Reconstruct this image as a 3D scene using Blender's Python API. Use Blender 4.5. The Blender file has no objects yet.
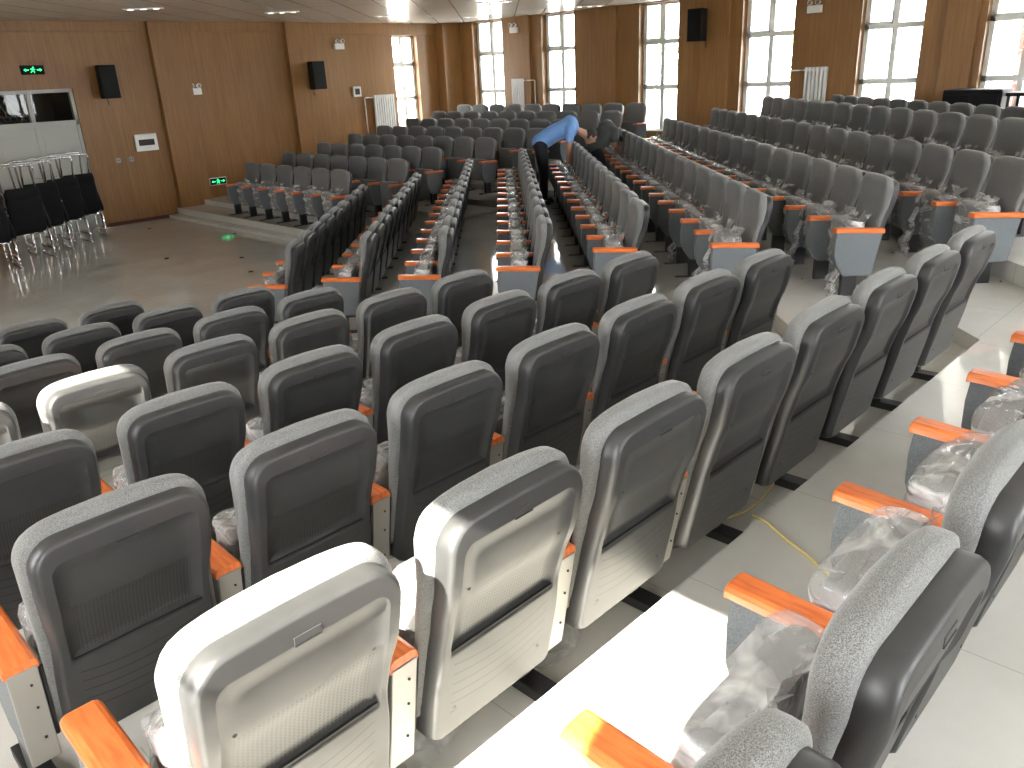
import bpy, bmesh, math, random
from math import sin, cos, pi, sqrt
from mathutils import Vector, Matrix, noise
random.seed(7)
S = bpy.context.scene
COL = S.collection
R2 = sqrt(2.0)

# ------------------------------------------------------------------ camera
CAM_F, YAW, PITCH, ROLL = 800.4966, 0.786954, 0.371718, -0.0475748
CAM_H = 2.41
fw = Vector((cos(YAW)*cos(PITCH), sin(YAW)*cos(PITCH), -sin(PITCH)))
rt0 = Vector((sin(YAW), -cos(YAW), 0.0))
up0 = rt0.cross(fw)
rt = rt0*cos(ROLL) + up0*sin(ROLL)
up = -rt0*sin(ROLL) + up0*cos(ROLL)
cd = bpy.data.cameras.new('camera')
cam = bpy.data.objects.new('camera', cd)
COL.objects.link(cam)
cd.sensor_width = 36.0
cd.lens = CAM_F*36.0/1024.0
cd.clip_start = 0.02
m = Matrix(((rt.x, up.x, -fw.x, 0), (rt.y, up.y, -fw.y, 0), (rt.z, up.z, -fw.z, CAM_H), (0, 0, 0, 1)))
cam.matrix_world = m
S.camera = cam


def project(p):
    d = Vector(p) - Vector((0, 0, CAM_H))
    z = d.dot(fw)
    if z < 0.05:
        return None
    return (512 + CAM_F*d.dot(rt)/z, 384 - CAM_F*d.dot(up)/z, z)


# ------------------------------------------------------------------ materials
MATS = {}


def nt(name):
    m_ = bpy.data.materials.new(name)
    m_.use_nodes = True
    t = m_.node_tree
    b = t.nodes['Principled BSDF']
    MATS[name] = m_
    return m_, t, b


def simple(name, col, rough=0.5, metal=0.0, spec=None, bump=None):
    m_, t, b = nt(name)
    b.inputs['Base Color'].default_value = (*col, 1)
    b.inputs['Roughness'].default_value = rough
    b.inputs['Metallic'].default_value = metal
    if spec is not None:
        b.inputs['Specular IOR Level'].default_value = spec
    if bump:
        tc = t.nodes.new('ShaderNodeTexCoord')
        n = t.nodes.new('ShaderNodeTexNoise')
        n.inputs['Scale'].default_value = bump[0]
        t.links.new(tc.outputs['Object'], n.inputs['Vector'])
        bp = t.nodes.new('ShaderNodeBump')
        bp.inputs['Strength'].default_value = bump[1]
        bp.inputs['Distance'].default_value = 0.01
        t.links.new(n.outputs['Fac'], bp.inputs['Height'])
        t.links.new(bp.outputs['Normal'], b.inputs['Normal'])
    return m_


def math_node(t, op, a, b=None, c=None):
    n = t.nodes.new('ShaderNodeMath')
    n.operation = op
    for i, v in enumerate((a, b, c)):
        if v is None:
            continue
        if isinstance(v, (int, float)):
            n.inputs[i].default_value = v
        else:
            t.links.new(v, n.inputs[i])
    return n.outputs[0]


def ramp(t, fac, stops):
    r = t.nodes.new('ShaderNodeValToRGB')
    e = r.color_ramp.elements
    while len(e) < len(stops):
        e.new(0.5)
    for i, (p, c) in enumerate(stops):
        e[i].position = p
        e[i].color = (*c, 1)
    t.links.new(fac, r.inputs['Fac'])
    return r.outputs['Color']


def fabric(name, c0, c1):
    m_, t, b = nt(name)
    tc = t.nodes.new('ShaderNodeTexCoord')
    mp = t.nodes.new('ShaderNodeMapping')
    mp.inputs['Scale'].default_value = (1.0, 1.0, 2.2)
    t.links.new(tc.outputs['Object'], mp.inputs['Vector'])
    n = t.nodes.new('ShaderNodeTexNoise')
    n.inputs['Scale'].default_value = 480
    n.inputs['Detail'].default_value = 3
    n.inputs['Roughness'].default_value = 0.7
    t.links.new(mp.outputs[0], n.inputs['Vector'])
    col = ramp(t, n.outputs['Fac'], [(0.36, c0), (0.64, c1)])
    t.links.new(col, b.inputs['Base Color'])
    b.inputs['Roughness'].default_value = 0.95
    b.inputs['Specular IOR Level'].default_value = 0.2
    b.inputs['Sheen Weight'].default_value = 0.25
    b.inputs['Sheen Roughness'].default_value = 0.4
    bp = t.nodes.new('ShaderNodeBump')
    bp.inputs['Strength'].default_value = 0.35
    bp.inputs['Distance'].default_value = 0.002
    t.links.new(n.outputs['Fac'], bp.inputs['Height'])
    t.links.new(bp.outputs['Normal'], b.inputs['Normal'])
    return m_


fabric('fabric', (0.050, 0.052, 0.052), (0.260, 0.262, 0.256))
fabric('panel_fabric', (0.045, 0.053, 0.060), (0.24, 0.262, 0.28))


def shell_mat():
    m_, t, b = nt('shell')
    tc = t.nodes.new('ShaderNodeTexCoord')
    sep = t.nodes.new('ShaderNodeSeparateXYZ')
    t.links.new(tc.outputs['Object'], sep.inputs[0])
    X, Z = sep.outputs['X'], sep.outputs['Z']
    ax = math_node(t, 'ABSOLUTE', X)
    # perforations
    P = 0.0098
    fx = math_node(t, 'SUBTRACT', math_node(t, 'FRACT', math_node(t, 'DIVIDE', X, P)), 0.5)
    fz = math_node(t, 'SUBTRACT', math_node(t, 'FRACT', math_node(t, 'DIVIDE', Z, P)), 0.5)
    r2 = math_node(t, 'ADD', math_node(t, 'MULTIPLY', fx, fx), math_node(t, 'MULTIPLY', fz, fz))
    dot = math_node(t, 'LESS_THAN', r2, 0.085)
    mz = math_node(t, 'MULTIPLY', math_node(t, 'GREATER_THAN', Z, 0.515), math_node(t, 'LESS_THAN', Z, 0.675))
    mx = math_node(t, 'LESS_THAN', ax, 0.152)
    dots = math_node(t, 'MULTIPLY', dot, math_node(t, 'MULTIPLY', mz, mx))
    # arched grooves low on the shell
    g = math_node(t, 'DIVIDE', math_node(t, 'SUBTRACT', Z, math_node(t, 'MULTIPLY', math_node(t, 'MULTIPLY', X, X), 0.9)), 0.033)
    gl = math_node(t, 'LESS_THAN', math_node(t, 'FRACT', g), 0.11)
    gz = math_node(t, 'MULTIPLY', math_node(t, 'GREATER_THAN', Z, 0.285), math_node(t, 'LESS_THAN', g, 13.6))
    gr = math_node(t, 'MULTIPLY', gl, math_node(t, 'MULTIPLY', gz, math_node(t, 'LESS_THAN', ax, 0.165)))
    mark = math_node(t, 'MAXIMUM', dots, gr)
    n = t.nodes.new('ShaderNodeTexNoise')
    n.inputs['Scale'].default_value = 6
    n.inputs['Detail'].default_value = 5
    t.links.new(tc.outputs['Object'], n.inputs['Vector'])
    base = ramp(t, n.outputs['Fac'], [(0.3, (0.024, 0.025, 0.026)), (0.7, (0.036, 0.036, 0.036))])
    mix = t.nodes.new('ShaderNodeMix')
    mix.data_type = 'RGBA'
    t.links.new(mark, mix.inputs['Factor'])
    t.links.new(base, mix.inputs['A'])
    mix.inputs['B'].default_value = (0.003, 0.003, 0.003, 1)
    t.links.new(mix.outputs['Result'], b.inputs['Base Color'])
    b.inputs['Roughness'].default_value = 0.42
    b.inputs['Specular IOR Level'].default_value = 0.42
    return m_


shell_mat()
simple('dark_slot', (0.01, 0.01, 0.01), 0.6)


def armwood():
    m_, t, b = nt('arm_wood')
    tc = t.nodes.new('ShaderNodeTexCoord')
    mp = t.nodes.new('ShaderNodeMapping')
    mp.inputs['Scale'].default_value = (14, 1.6, 14)
    t.links.new(tc.outputs['Object'], mp.inputs['Vector'])
    n = t.nodes.new('ShaderNodeTexNoise')
    n.inputs['Scale'].default_value = 7
    n.inputs['Detail'].default_value = 4
    t.links.new(mp.outputs[0], n.inputs['Vector'])
    col = ramp(t, n.outputs['Fac'], [(0.3, (0.56, 0.115, 0.022)), (0.7, (0.78, 0.20, 0.045))])
    t.links.new(col, b.inputs['Base Color'])
    b.inputs['Roughness'].default_value = 0.28
    b.inputs['Coat Weight'].default_value = 0.25
    b.inputs['Coat Roughness'].default_value = 0.12


armwood()
simple('panel_metal', (0.30, 0.29, 0.27), 0.42, 0.25)
simple('black_metal', (0.012, 0.012, 0.013), 0.45)
simple('black_plastic', (0.005, 0.005, 0.005), 0.6, spec=0.2)
simple('black_leather', (0.005, 0.005, 0.006), 0.7, spec=0.2, bump=(40, 0.2))
simple('chrome', (0.75, 0.75, 0.76), 0.12, 1.0)
simple('white_enamel', (0.78, 0.78, 0.76), 0.35)
simple('window_frame', (0.80, 0.83, 0.80), 0.4)
simple('door_paint', (0.42, 0.43, 0.40), 0.4)
simple('baseboard', (0.075, 0.020, 0.010), 0.4)
simple('hair', (0.010, 0.009, 0.008), 0.6)
simple('skin', (0.42, 0.22, 0.14), 0.5)
simple('shirt_blue', (0.17, 0.34, 0.68), 0.85, bump=(30, 0.5))
simple('trousers_black', (0.010, 0.011, 0.016), 0.85)
simple('top_dark', (0.050, 0.052, 0.050), 0.85, bump=(30, 0.5))
simple('shoe', (0.02, 0.018, 0.015), 0.4)
simple('grille_dark', (0.030, 0.026, 0.022), 0.7)
simple('lattice_steel', (0.10, 0.10, 0.095), 0.6)
simple('yellow_cord', (0.75, 0.58, 0.18), 0.5)
simple('leaf', (0.20, 0.34, 0.10), 0.8)
simple('bark', (0.12, 0.09, 0.06), 0.9)
simple('outdoor_ground', (0.55, 0.54, 0.50), 0.9)
simple('red_paint', (0.45, 0.10, 0.09), 0.5)
simple('pale_render', (0.80, 0.78, 0.74), 0.9)


def wood_wall():
    m_, t, b = nt('wood_wall')
    geo = t.nodes.new('ShaderNodeNewGeometry')
    mp = t.nodes.new('ShaderNodeMapping')
    mp.inputs['Scale'].default_value = (26, 26, 0.9)
    t.links.new(geo.outputs['Position'], mp.inputs['Vector'])
    n = t.nodes.new('ShaderNodeTexNoise')
    n.inputs['Scale'].default_value = 1.4
    n.inputs['Detail'].default_value = 6
    n.inputs['Roughness'].default_value = 0.62
    t.links.new(mp.outputs[0], n.inputs['Vector'])
    n2 = t.nodes.new('ShaderNodeTexNoise')
    n2.inputs['Scale'].default_value = 0.8
    t.links.new(geo.outputs['Position'], n2.inputs['Vector'])
    f = math_node(t, 'ADD', math_node(t, 'MULTIPLY', n.outputs['Fac'], 0.75), math_node(t, 'MULTIPLY', n2.outputs['Fac'], 0.25))
    col = ramp(t, f, [(0.32, (0.190, 0.087, 0.025)), (0.50, (0.240, 0.116, 0.035)), (0.70, (0.300, 0.152, 0.049))])
    t.links.new(col, b.inputs['Base Color'])
    b.inputs['Roughness'].default_value = 0.42


wood_wall()


def floor_mat():
    m_, t, b = nt('floor_tile')
    geo = t.nodes.new('ShaderNodeNewGeometry')
    rot = t.nodes.new('ShaderNodeMapping')
    rot.inputs['Rotation'].default_value = (0, 0, 0)
    t.links.new(geo.outputs['Position'], rot.inputs['Vector'])
    sep = t.nodes.new('ShaderNodeSeparateXYZ')
    t.links.new(rot.outputs[0], sep.inputs[0])
    g = None
    for a in ('X', 'Y'):
        f = math_node(t, 'FRACT', math_node(t, 'DIVIDE', math_node(t, 'ADD', sep.outputs[a], 100.33), 0.8))
        l = math_node(t, 'LESS_THAN', f, 0.004)
        g = l if g is None else math_node(t, 'MAXIMUM', g, l)
    n = t.nodes.new('ShaderNodeTexNoise')
    n.inputs['Scale'].default_value = 1.3
    n.inputs['Detail'].default_value = 8
    n.inputs['Roughness'].default_value = 0.65
    t.links.new(geo.outputs['Position'], n.inputs['Vector'])
    base = ramp(t, n.outputs['Fac'], [(0.3, (0.50, 0.49, 0.455)), (0.7, (0.60, 0.59, 0.555))])
    mix = t.nodes.new('ShaderNodeMix')
    mix.data_type = 'RGBA'
    t.links.new(g, mix.inputs['Factor'])
    t.links.new(base, mix.inputs['A'])
    mix.inputs['B'].default_value = (0.36, 0.34, 0.31, 1)
    t.links.new(mix.outputs['Result'], b.inputs['Base Color'])
    n3 = t.nodes.new('ShaderNodeTexNoise')
    n3.inputs['Scale'].default_value = 3.5
    n3.inputs['Detail'].default_value = 5
    t.links.new(geo.outputs['Position'], n3.inputs['Vector'])
    rr = math_node(t, 'ADD', math_node(t, 'MULTIPLY', n3.outputs['Fac'], 0.08), 0.02)
    t.links.new(rr, b.inputs['Roughness'])
    b.inputs['Specular IOR Level'].default_value = 0.85


floor_mat()


def ceiling_mat():
    m_, t, b = nt('ceiling_panel')
    geo = t.nodes.new('ShaderNodeNewGeometry')
    sep = t.nodes.new('ShaderNodeSeparateXYZ')
    t.links.new(geo.outputs['Position'], sep.inputs[0])
    lat = math_node(t, 'DIVIDE', math_node(t, 'SUBTRACT', sep.outputs['Y'], sep.outputs['X']), R2)
    alo = math_node(t, 'DIVIDE', math_node(t, 'ADD', sep.outputs['Y'], sep.outputs['X']), R2)
    f1 = math_node(t, 'FRACT', math_node(t, 'DIVIDE', math_node(t, 'ADD', lat, 60 - 0.17), 0.6))
    l1 = math_node(t, 'LESS_THAN', f1, 0.03)
    f2 = math_node(t, 'FRACT', math_node(t, 'DIVIDE', math_node(t, 'ADD', alo, 60.0), 3.0))
    l2 = math_node(t, 'LESS_THAN', f2, 0.006)
    g = math_node(t, 'MAXIMUM', l1, l2)
    mix = t.nodes.new('ShaderNodeMix')
    mix.data_type = 'RGBA'
    t.links.new(g, mix.inputs['Factor'])
    mix.inputs['A'].default_value = (0.66, 0.645, 0.615, 1)
    mix.inputs['B'].default_value = (0.30, 0.27, 0.24, 1)
    t.links.new(mix.outputs['Result'], b.inputs['Base Color'])
    b.inputs['Roughness'].default_value = 0.22
    b.inputs['Specular IOR Level'].default_value = 0.5


ceiling_mat()


def film_mat():
    m_, t, b = nt('plastic_film')
    out = t.nodes['Material Output']
    tr = t.nodes.new('ShaderNodeBsdfTransparent')
    tr.inputs['Color'].default_value = (0.93, 0.93, 0.93, 1)
    b.inputs['Base Color'].default_value = (0.80, 0.80, 0.80, 1)
    b.inputs['Roughness'].default_value = 0.16
    b.inputs['Specular IOR Level'].default_value = 0.8
    tc = t.nodes.new('ShaderNodeTexCoord')
    mp = t.nodes.new('ShaderNodeMapping')
    mp.inputs['Scale'].default_value = (1.0, 1.0, 2.4)
    mp.inputs['Rotation'].default_value = (0.3, 0.5, 0.2)
    t.links.new(tc.outputs['Object'], mp.inputs['Vector'])
    n = t.nodes.new('ShaderNodeTexNoise')
    n.inputs['Scale'].default_value = 7
    n.inputs['Detail'].default_value = 3
    n.inputs['Distortion'].default_value = 0.8
    t.links.new(mp.outputs[0], n.inputs['Vector'])
    bp = t.nodes.new('ShaderNodeBump')
    bp.inputs['Strength'].default_value = 0.8
    bp.inputs['Distance'].default_value = 0.02
    t.links.new(n.outputs['Fac'], bp.inputs['Height'])
    t.links.new(bp.outputs['Normal'], b.inputs['Normal'])
    mx = t.nodes.new('ShaderNodeMixShader')
    fac = ramp(t, n.outputs['Fac'], [(0.42, (0.24, 0.24, 0.24)), (0.50, (0.32, 0.32, 0.32)), (0.62, (0.62, 0.62, 0.62))])
    t.links.new(fac, mx.inputs[0])
    t.links.new(tr.outputs[0], mx.inputs[1])
    t.links.new(b.outputs[0], mx.inputs[2])
    t.links.new(mx.outputs[0], out.inputs['Surface'])


film_mat()
simple('film_seam', (0.85, 0.85, 0.85), 0.3)


def glass_mat():
    m_, t, b = nt('window_glass')
    out = t.nodes['Material Output']
    tr = t.nodes.new('ShaderNodeBsdfTransparent')
    tr.inputs['Color'].default_value = (0.93, 0.95, 0.94, 1)
    gl = t.nodes.new('ShaderNodeBsdfGlossy')
    gl.inputs['Roughness'].default_value = 0.02
    fr = t.nodes.new('ShaderNodeFresnel')
    fr.inputs['IOR'].default_value = 1.35
    mx = t.nodes.new('ShaderNodeMixShader')
    t.links.new(fr.outputs[0], mx.inputs[0])
    t.links.new(tr.outputs[0], mx.inputs[1])
    t.links.new(gl.outputs[0], mx.inputs[2])
    t.links.new(mx.outputs[0], out.inputs['Surface'])
    t.nodes.remove(b)


glass_mat()


def emit(name, col, st):
    m_, t, b = nt(name)
    b.inputs['Base Color'].default_value = (*col, 1)
    b.inputs['Emission Color'].default_value = (*col, 1)
    b.inputs['Emission Strength'].default_value = st
    return m_


emit('exit_green', (0.03, 0.75, 0.22), 1.6)
emit('lamp_glow', (1.0, 0.97, 0.9), 1.5)

# ------------------------------------------------------------------ mesh helpers


class MB:
    """collects faces with material slots"""

    def __init__(self):
        self.bm = bmesh.new()
        self.mats = []
        self.cur = 0

    def mat(self, name):
        if name not in self.mats:
            self.mats.append(name)
        self.cur = self.mats.index(name)
        return self

    def face(self, vs, smooth=False):
        try:
            f = self.bm.faces.new(vs)
            f.material_index = self.cur
            f.smooth = smooth
            return f
        except ValueError:
            return None

    def box(self, x0, x1, y0, y1, z0, z1, bev=0.0, seg=2, M=None):
        b = bmesh.new()
        bmesh.ops.create_cube(b, size=1.0)
        for v in b.verts:
            v.co = Vector(((x0+x1)/2 + v.co.x*(x1-x0), (y0+y1)/2 + v.co.y*(y1-y0), (z0+z1)/2 + v.co.z*(z1-z0)))
        if bev > 0:
            bmesh.ops.bevel(b, geom=list(b.edges), offset=bev, segments=seg, profile=0.5, affect='EDGES')
        self.merge(b, M)
        return self

    def merge(self, b, M=None, smooth=False):
        mp = {}
        for v in b.verts:
            co = v.co if M is None else M @ v.co
            mp[v] = self.bm.verts.new(co)
        for f in b.faces:
            g = self.face([mp[v] for v in f.verts], smooth or f.smooth)
        b.free()

    def prism(self, pts, axis, a0, a1, bev=0.0, M=None):
        """pts polygon in the two other axes, extruded along axis between a0 and a1"""
        b = bmesh.new()

        def co(p, a):
            if axis == 'x':
                return Vector((a, p[0], p[1]))
            if axis == 'y':
                return Vector((p[0], a, p[1]))
            return Vector((p[0], p[1], a))
        v0 = [b.verts.new(co(p, a0)) for p in pts]
        v1 = [b.verts.new(co(p, a1)) for p in pts]
        b.faces.new(v0)
        b.faces.new(v1)
        n = len(pts)
        for i in range(n):
            b.faces.new((v0[i], v0[(i+1) % n], v1[(i+1) % n], v1[i]))
        bmesh.ops.recalc_face_normals(b, faces=b.faces)
        if bev > 0:
            bmesh.ops.bevel(b, geom=list(b.edges), offset=bev, segments=2, profile=0.5, affect='EDGES')
        self.merge(b, M)
        return self

    def rings(self, rings, cap0=True, cap1=True, smooth=True, closed=True):
        vs = [[self.bm.verts.new(Vector(p)) for p in r] for r in rings]
        n = len(rings[0])
        for a, b in zip(vs, vs[1:]):
            for i in range(n if closed else n-1):
                self.face((a[i], a[(i+1) % n], b[(i+1) % n], b[i]), smooth)
        for cap, r in ((cap0, vs[0]), (cap1, vs[-1])):
            if cap:
                c = Vector((0, 0, 0))
                for v in r:
                    c += v.co
                cv = self.bm.verts.new(c/len(r))
                for i in range(n):
                    self.face((r[i], r[(i+1) % n], cv), smooth)
        return self

    def tube(self, path, r, n=8, smooth=True, M=None):
        P = [Vector(p) for p in path]
        if M is not None:
            P = [M @ p for p in P]
        rr = r if isinstance(r, (list, tuple)) else [r]*len(P)
        rings = []
        ref = Vector((0, 0, 1))
        for i, p in enumerate(P):
            d = (P[min(i+1, len(P)-1)] - P[max(i-1, 0)])
            d.normalize()
            a = ref if abs(d.dot(ref)) < 0.95 else Vector((1, 0, 0))
            u = d.cross(a).normalized()
            v = d.cross(u).normalized()
            rings.append([p + (u*cos(2*pi*k/n) + v*sin(2*pi*k/n))*rr[i] for k in range(n)])
        self.rings(rings, smooth=smooth)
        return self

    def disc(self, c, r, h, axis='z', n=16, r2=None):
        c = Vector(c)
        e = {'x': Vector((1, 0, 0)), 'y': Vector((0, 1, 0)), 'z': Vector((0, 0, 1))}[axis]
        u = Vector((0, 0, 1)) if axis != 'z' else Vector((1, 0, 0))
        w = e.cross(u)
        r2 = r if r2 is None else r2
        self.rings([[c + (u*cos(2*pi*k/n) + w*sin(2*pi*k/n))*r for k in range(n)],
                    [c + e*h + (u*cos(2*pi*k/n) + w*sin(2*pi*k/n))*r2 for k in range(n)]], smooth=False)
        return self

    def mesh(self, name):
        bmesh.ops.recalc_face_normals(self.bm, faces=self.bm.faces)
        me = bpy.data.meshes.new(name)
        self.bm.to_mesh(me)
        self.bm.free()
        for m_ in self.mats:
            me.materials.append(MATS[m_])
        return me

    def obj(self, name, parent=None, loc=None):
        return link(name, self.mesh(name), parent, loc)


def link(name, me, parent=None, loc=None):
    o = bpy.data.objects.new(name, me)
    COL.objects.link(o)
    if parent is not None:
        o.parent = parent
    if loc is not None:
        o.location = loc
    return o


def tag(o, label=None, cat=None, group=None, kind=None):
    if label:
        o['label'] = label
    if cat:
        o['category'] = cat
    if group:
        o['group'] = group
    if kind:
        o['kind'] = kind
    return o


def empty(name, loc=(0, 0, 0), rz=0.0):
    o = bpy.data.objects.new(name, None)
    o.empty_display_size = 0.1
    COL.objects.link(o)
    o.location = loc
    o.rotation_euler = (0, 0, rz)
    return o


def struct(o):
    o['kind'] = 'structure'
    return o


def lerp_tab(tab, z):
    if z <= tab[0][0]:
        return tab[0][1]
    for (a, x), (b, y) in zip(tab, tab[1:]):
        if z <= b:
            t = (z-a)/(b-a)
            t = t*t*(3-2*t)*0.35 + t*0.65
            return x + (y-x)*t
    return tab[-1][1]


# ------------------------------------------------------------------ the auditorium chair (faces +Y, arm tip at y=.25)
REAR = [(0.20, -0.112), (0.50, -0.168), (0.60, -0.194), (0.70, -0.230), (0.80, -0.250), (0.90, -0.250)]


def rear(z):
    # smooth catmull-like average of the table
    return (lerp_tab(REAR, z-0.015) + lerp_tab(REAR, z) + lerp_tab(REAR, z+0.015))/3


def outline(hw, zb, zt, rb, rtp, waist=0.05, crown=0.012):
    pts = []
    N = 5

    def arc(cx, cz, r, a0, a1, n):
        for i in range(n+1):
            a = a0 + (a1-a0)*i/n
            pts.append((cx + r*cos(a), cz + r*sin(a)))
    for i in range(N):
        pts.append((0 + (hw-rb)*i/N, zb))
    arc(hw-rb, zb+rb, rb, -pi/2, 0, 4)
    for i in range(1, 16):
        pts.append((hw, zb+rb + (zt-rtp-zb-rb)*i/16))
    arc(hw-rtp, zt-rtp, rtp, 0, pi/2, 7)
    for i in range(1, N):
        pts.append(((hw-rtp)*(1-i/N), zt))
    right = pts[:]
    out = right + [(0, zt)] + [(-x, z) for x, z in reversed(right[1:])]
    res = []
    for x, z in out:
        k = 1 - waist*math.exp(-((z-0.55)/0.11)**2)
        zz = z + (crown*(1-(x/hw)**2) if z > zt-rtp-0.001 else 0)
        res.append((x*k, zz))
    return res


def shell_mesh():
    b = MB().mat('shell')
    o0 = outline(0.218, 0.205, 0.874, 0.035, 0.072, crown=0.008)
    oi = outline(0.216, 0.208, 0.872, 0.034, 0.071, crown=0.008)
    o1 = outline(0.213, 0.210, 0.870, 0.031, 0.068, crown=0.008)
    o15 = outline(0.208, 0.215, 0.865, 0.028, 0.063, crown=0.008)
    o2 = outline(0.204, 0.219, 0.860, 0.024, 0.058, crown=0.007)
    rc = outline(0.181, 0.500, 0.820, 0.008, 0.032, waist=0.02, crown=0.0)
    rc2 = outline(0.176, 0.505, 0.815, 0.006, 0.028, waist=0.02, crown=0.0)

    def ring(o, off):
        return [(x, rear(z)+off*(1.0+0.45*max(0.0, min(1.0, (0.66-z)/0.08))), z) for x, z in o]

    def mixo(a, c, t):
        return [(p[0]*(1-t)+q[0]*t, p[1]*(1-t)+q[1]*t) for p, q in zip(a, c)]
    rs = [ring(oi, 0.064), ring(o0, 0.061), ring(o0, 0.016), ring(o1, 0.006), ring(o15, 0.0005), ring(o2, 0.0)]
    for t in (0.25, 0.5, 0.75, 0.93):
        rs.append(ring(mixo(o2, rc, t), 0.0))
    rs.append(ring(rc, 0.0))
    rs.append(ring(rc2, 0.008))
    cx = [(0, 0.656)]*len(rc2)
    for t in (0.25, 0.5, 0.75, 0.97):
        rs.append(ring(mixo(rc2, cx, t), 0.008))
    b.rings(rs, cap0=False, cap1=True)
    # dark slot under the perforated field and the number-plate holder near the top
    b.mat('dark_slot')
    y = rear(0.502)
    b.box(-0.173, 0.173, y-0.001, y+0.006, 0.4985, 0.5045)
    b.mat('shell')
    y = rear(0.818)
    b.box(-0.028, 0.028, y-0.0015, y+0.004, 0.822, 0.838, 0.0006, 1)
    b.mat('dark_slot')
    b.box(-0.028, 0.028, y-0.0022, y+0.002, 0.8185, 0.8215)
    for sx in (-1, 1):
        yy = rear(0.685)
        b.mat('shell').disc((sx*0.150, yy+0.0065, 0.688), 0.0045, 0.003, 'y', 12)
        yy = rear(0.30)
        b.disc((sx*0.150, yy-0.002, 0.300), 0.005, 0.004, 'y', 10)
    return b.mesh('back_shell')


FRONT = [(0.30, -0.065), (0.45, -0.085), (0.60, -0.106), (0.69, -0.122), (0.75, -0.127), (0.82, -0.128), (0.86, -0.133), (0.90, -0.148)]


def section(hw, y0, y1, z, n=28, e=0.42, dy=None):
    pts = []
    cy, hy = (y0+y1)/2, (y1-y0)/2
    for k in range(n):
        a = 2*pi*k/n
        ca, sa = cos(a), sin(a)
        x = hw*math.copysign(abs(ca)**e, ca)
        y = cy + hy*math.copysign(abs(sa)**e, sa)
        pts.append((x, y, z))
    return pts


def cushion_mesh(n=28, rows=34):
    b = MB().mat('fabric')
    z0, zt, hw, r = 0.29, 0.898, 0.236, 0.088
    rs = []
    for i in range(rows+1):
        t = i/rows
        z = z0 + (zt-z0)*(1-(1-t)**1.35)
        d = z-(zt-r)
        w = hw if d <= 0 else hw - r + sqrt(max(r*r-d*d, 0))
        w *= 1 - 0.022*math.exp(-((z-0.56)/0.10)**2)
        ya = rear(min(z, 0.86))+0.045
        yb = lerp_tab(FRONT, z)
        yb -= 0.004*math.exp(-((z-0.707)/0.008)**2)      # stitched crease
        q = 0.030
        d = z-(zt-q)
        k = 1.0 if d <= 0 else sqrt(max(1-(d/q)**2, 0.0))
        cy, hy = (ya+yb)/2, (yb-ya)/2
        hy = max(hy*k, 0.004)
        w = max(w if k == 1.0 else w*(0.90+0.10*k), 0.02)
        if z < z0+0.03:
            hy *= 0.75
        sec = section(w, cy-hy, cy+hy, z, n, 0.40)
        sec = [(x, y + (0.016*(1-(x/hw)**2) if y > cy else 0), zz + 0.012*(1-(x/hw)**2)*max(0, (z-0.78)/0.12)) for x, y, zz in sec]
        rs.append(sec)
    b.rings(rs)
    # short stitched slit in the middle of the pad
    b.mat('dark_slot')
    rs = []
    for u in (-1.0, -0.6, -0.2, 0.2, 0.6, 1.0):
        x = 0.062*u
        y = lerp_tab(FRONT, 0.70) - 0.004 + 0.016*(1-(x/hw)**2) + 0.0008
        h = 0.0035*(1-0.8*abs(u))
        zc = 0.70-0.006*u*u
        rs.append([(x, y-0.004, zc-h), (x, y+0.0015, zc-h), (x, y+0.0015, zc+h), (x, y-0.004, zc+h)])
    b.rings(rs, smooth=False)
    return b.mesh('backrest')


def seat_mesh(name='seat', mat='fabric', g=0.0, seed=0, rough=0.0, n=28, rows=18):
    b = MB().mat(mat)
    rs = []
    z0, zt = 0.20-g*2.0, 0.565+g*1.8
    for i in range(rows+1):
        t = i/rows
        z = z0 + (zt-z0)*(0.5-0.5*cos(pi*t))*1.0
        k = sqrt(max(0.0, 1-abs(2*t-1)**6))
        k = max(k, 0.12)
        # padded, leaning forward towards the top
        cyc = 0.035 + 0.010*t
        hy = (0.062+g)*k
        w = (0.212+g)*(0.9+0.1*k)
        sec = section(w, cyc-hy, cyc+hy, z, n, 0.55)
        if rough > 0:
            s2 = []
            for x, y, zz in sec:
                v = Vector((x*9+seed*7.3, y*9, zz*16+seed))
                nn = noise.noise(v)
                n2 = noise.noise(v*2.3)
                s2.append((x*(1+rough*0.05*nn), y + rough*(0.010*nn+0.006*n2) + (0.010*rough if y > cyc else -0.004), zz + rough*0.020*nn*(1 if t > 0.6 else 0.3)))
            sec = s2
        rs.append(sec)
    b.rings(rs)
    if rough > 0:
        b.mat('film_seam')
        b.tube([(x_, 0.105+0.004*sin(x_*40+seed), 0.40+0.02*sin(x_*9+seed)+0.10*(x_+0.2)) for x_ in [-0.20+0.04*q for q in range(11)]], 0.0028, 5)
        b.mat(mat)
        # gathered mouth of the bag flaring at the back of the pad and a loose tail at one side
        rnd = random.Random(seed+3)
        for q in range(3):
            x0 = rnd.uniform(-0.19, 0.16)
            w = rnd.uniform(0.05, 0.11)
            zb, yb = 0.55, -0.02
            top = 0.60+rnd.uniform(0.0, 0.045)
            pa = []
            pb = []
            pc = []
            for j in range(7):
                u = j/6
                x = x0 + w*(u-0.5)*1.6
                wav = 0.012*sin(u*9+q*2+seed)
                pa.append((x0+w*(u-0.5), yb+0.03+wav*0.5, zb))
                pb.append((x, yb+0.01+wav, (zb+top)/2))
                pc.append((x0+w*(u-0.5)*2.1, yb-0.01-wav*1.5, top+0.012*sin(u*7+seed)))
            b.rings([pa, pb, pc], cap0=False, cap1=False, closed=False)
    return b.mesh(name)


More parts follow.
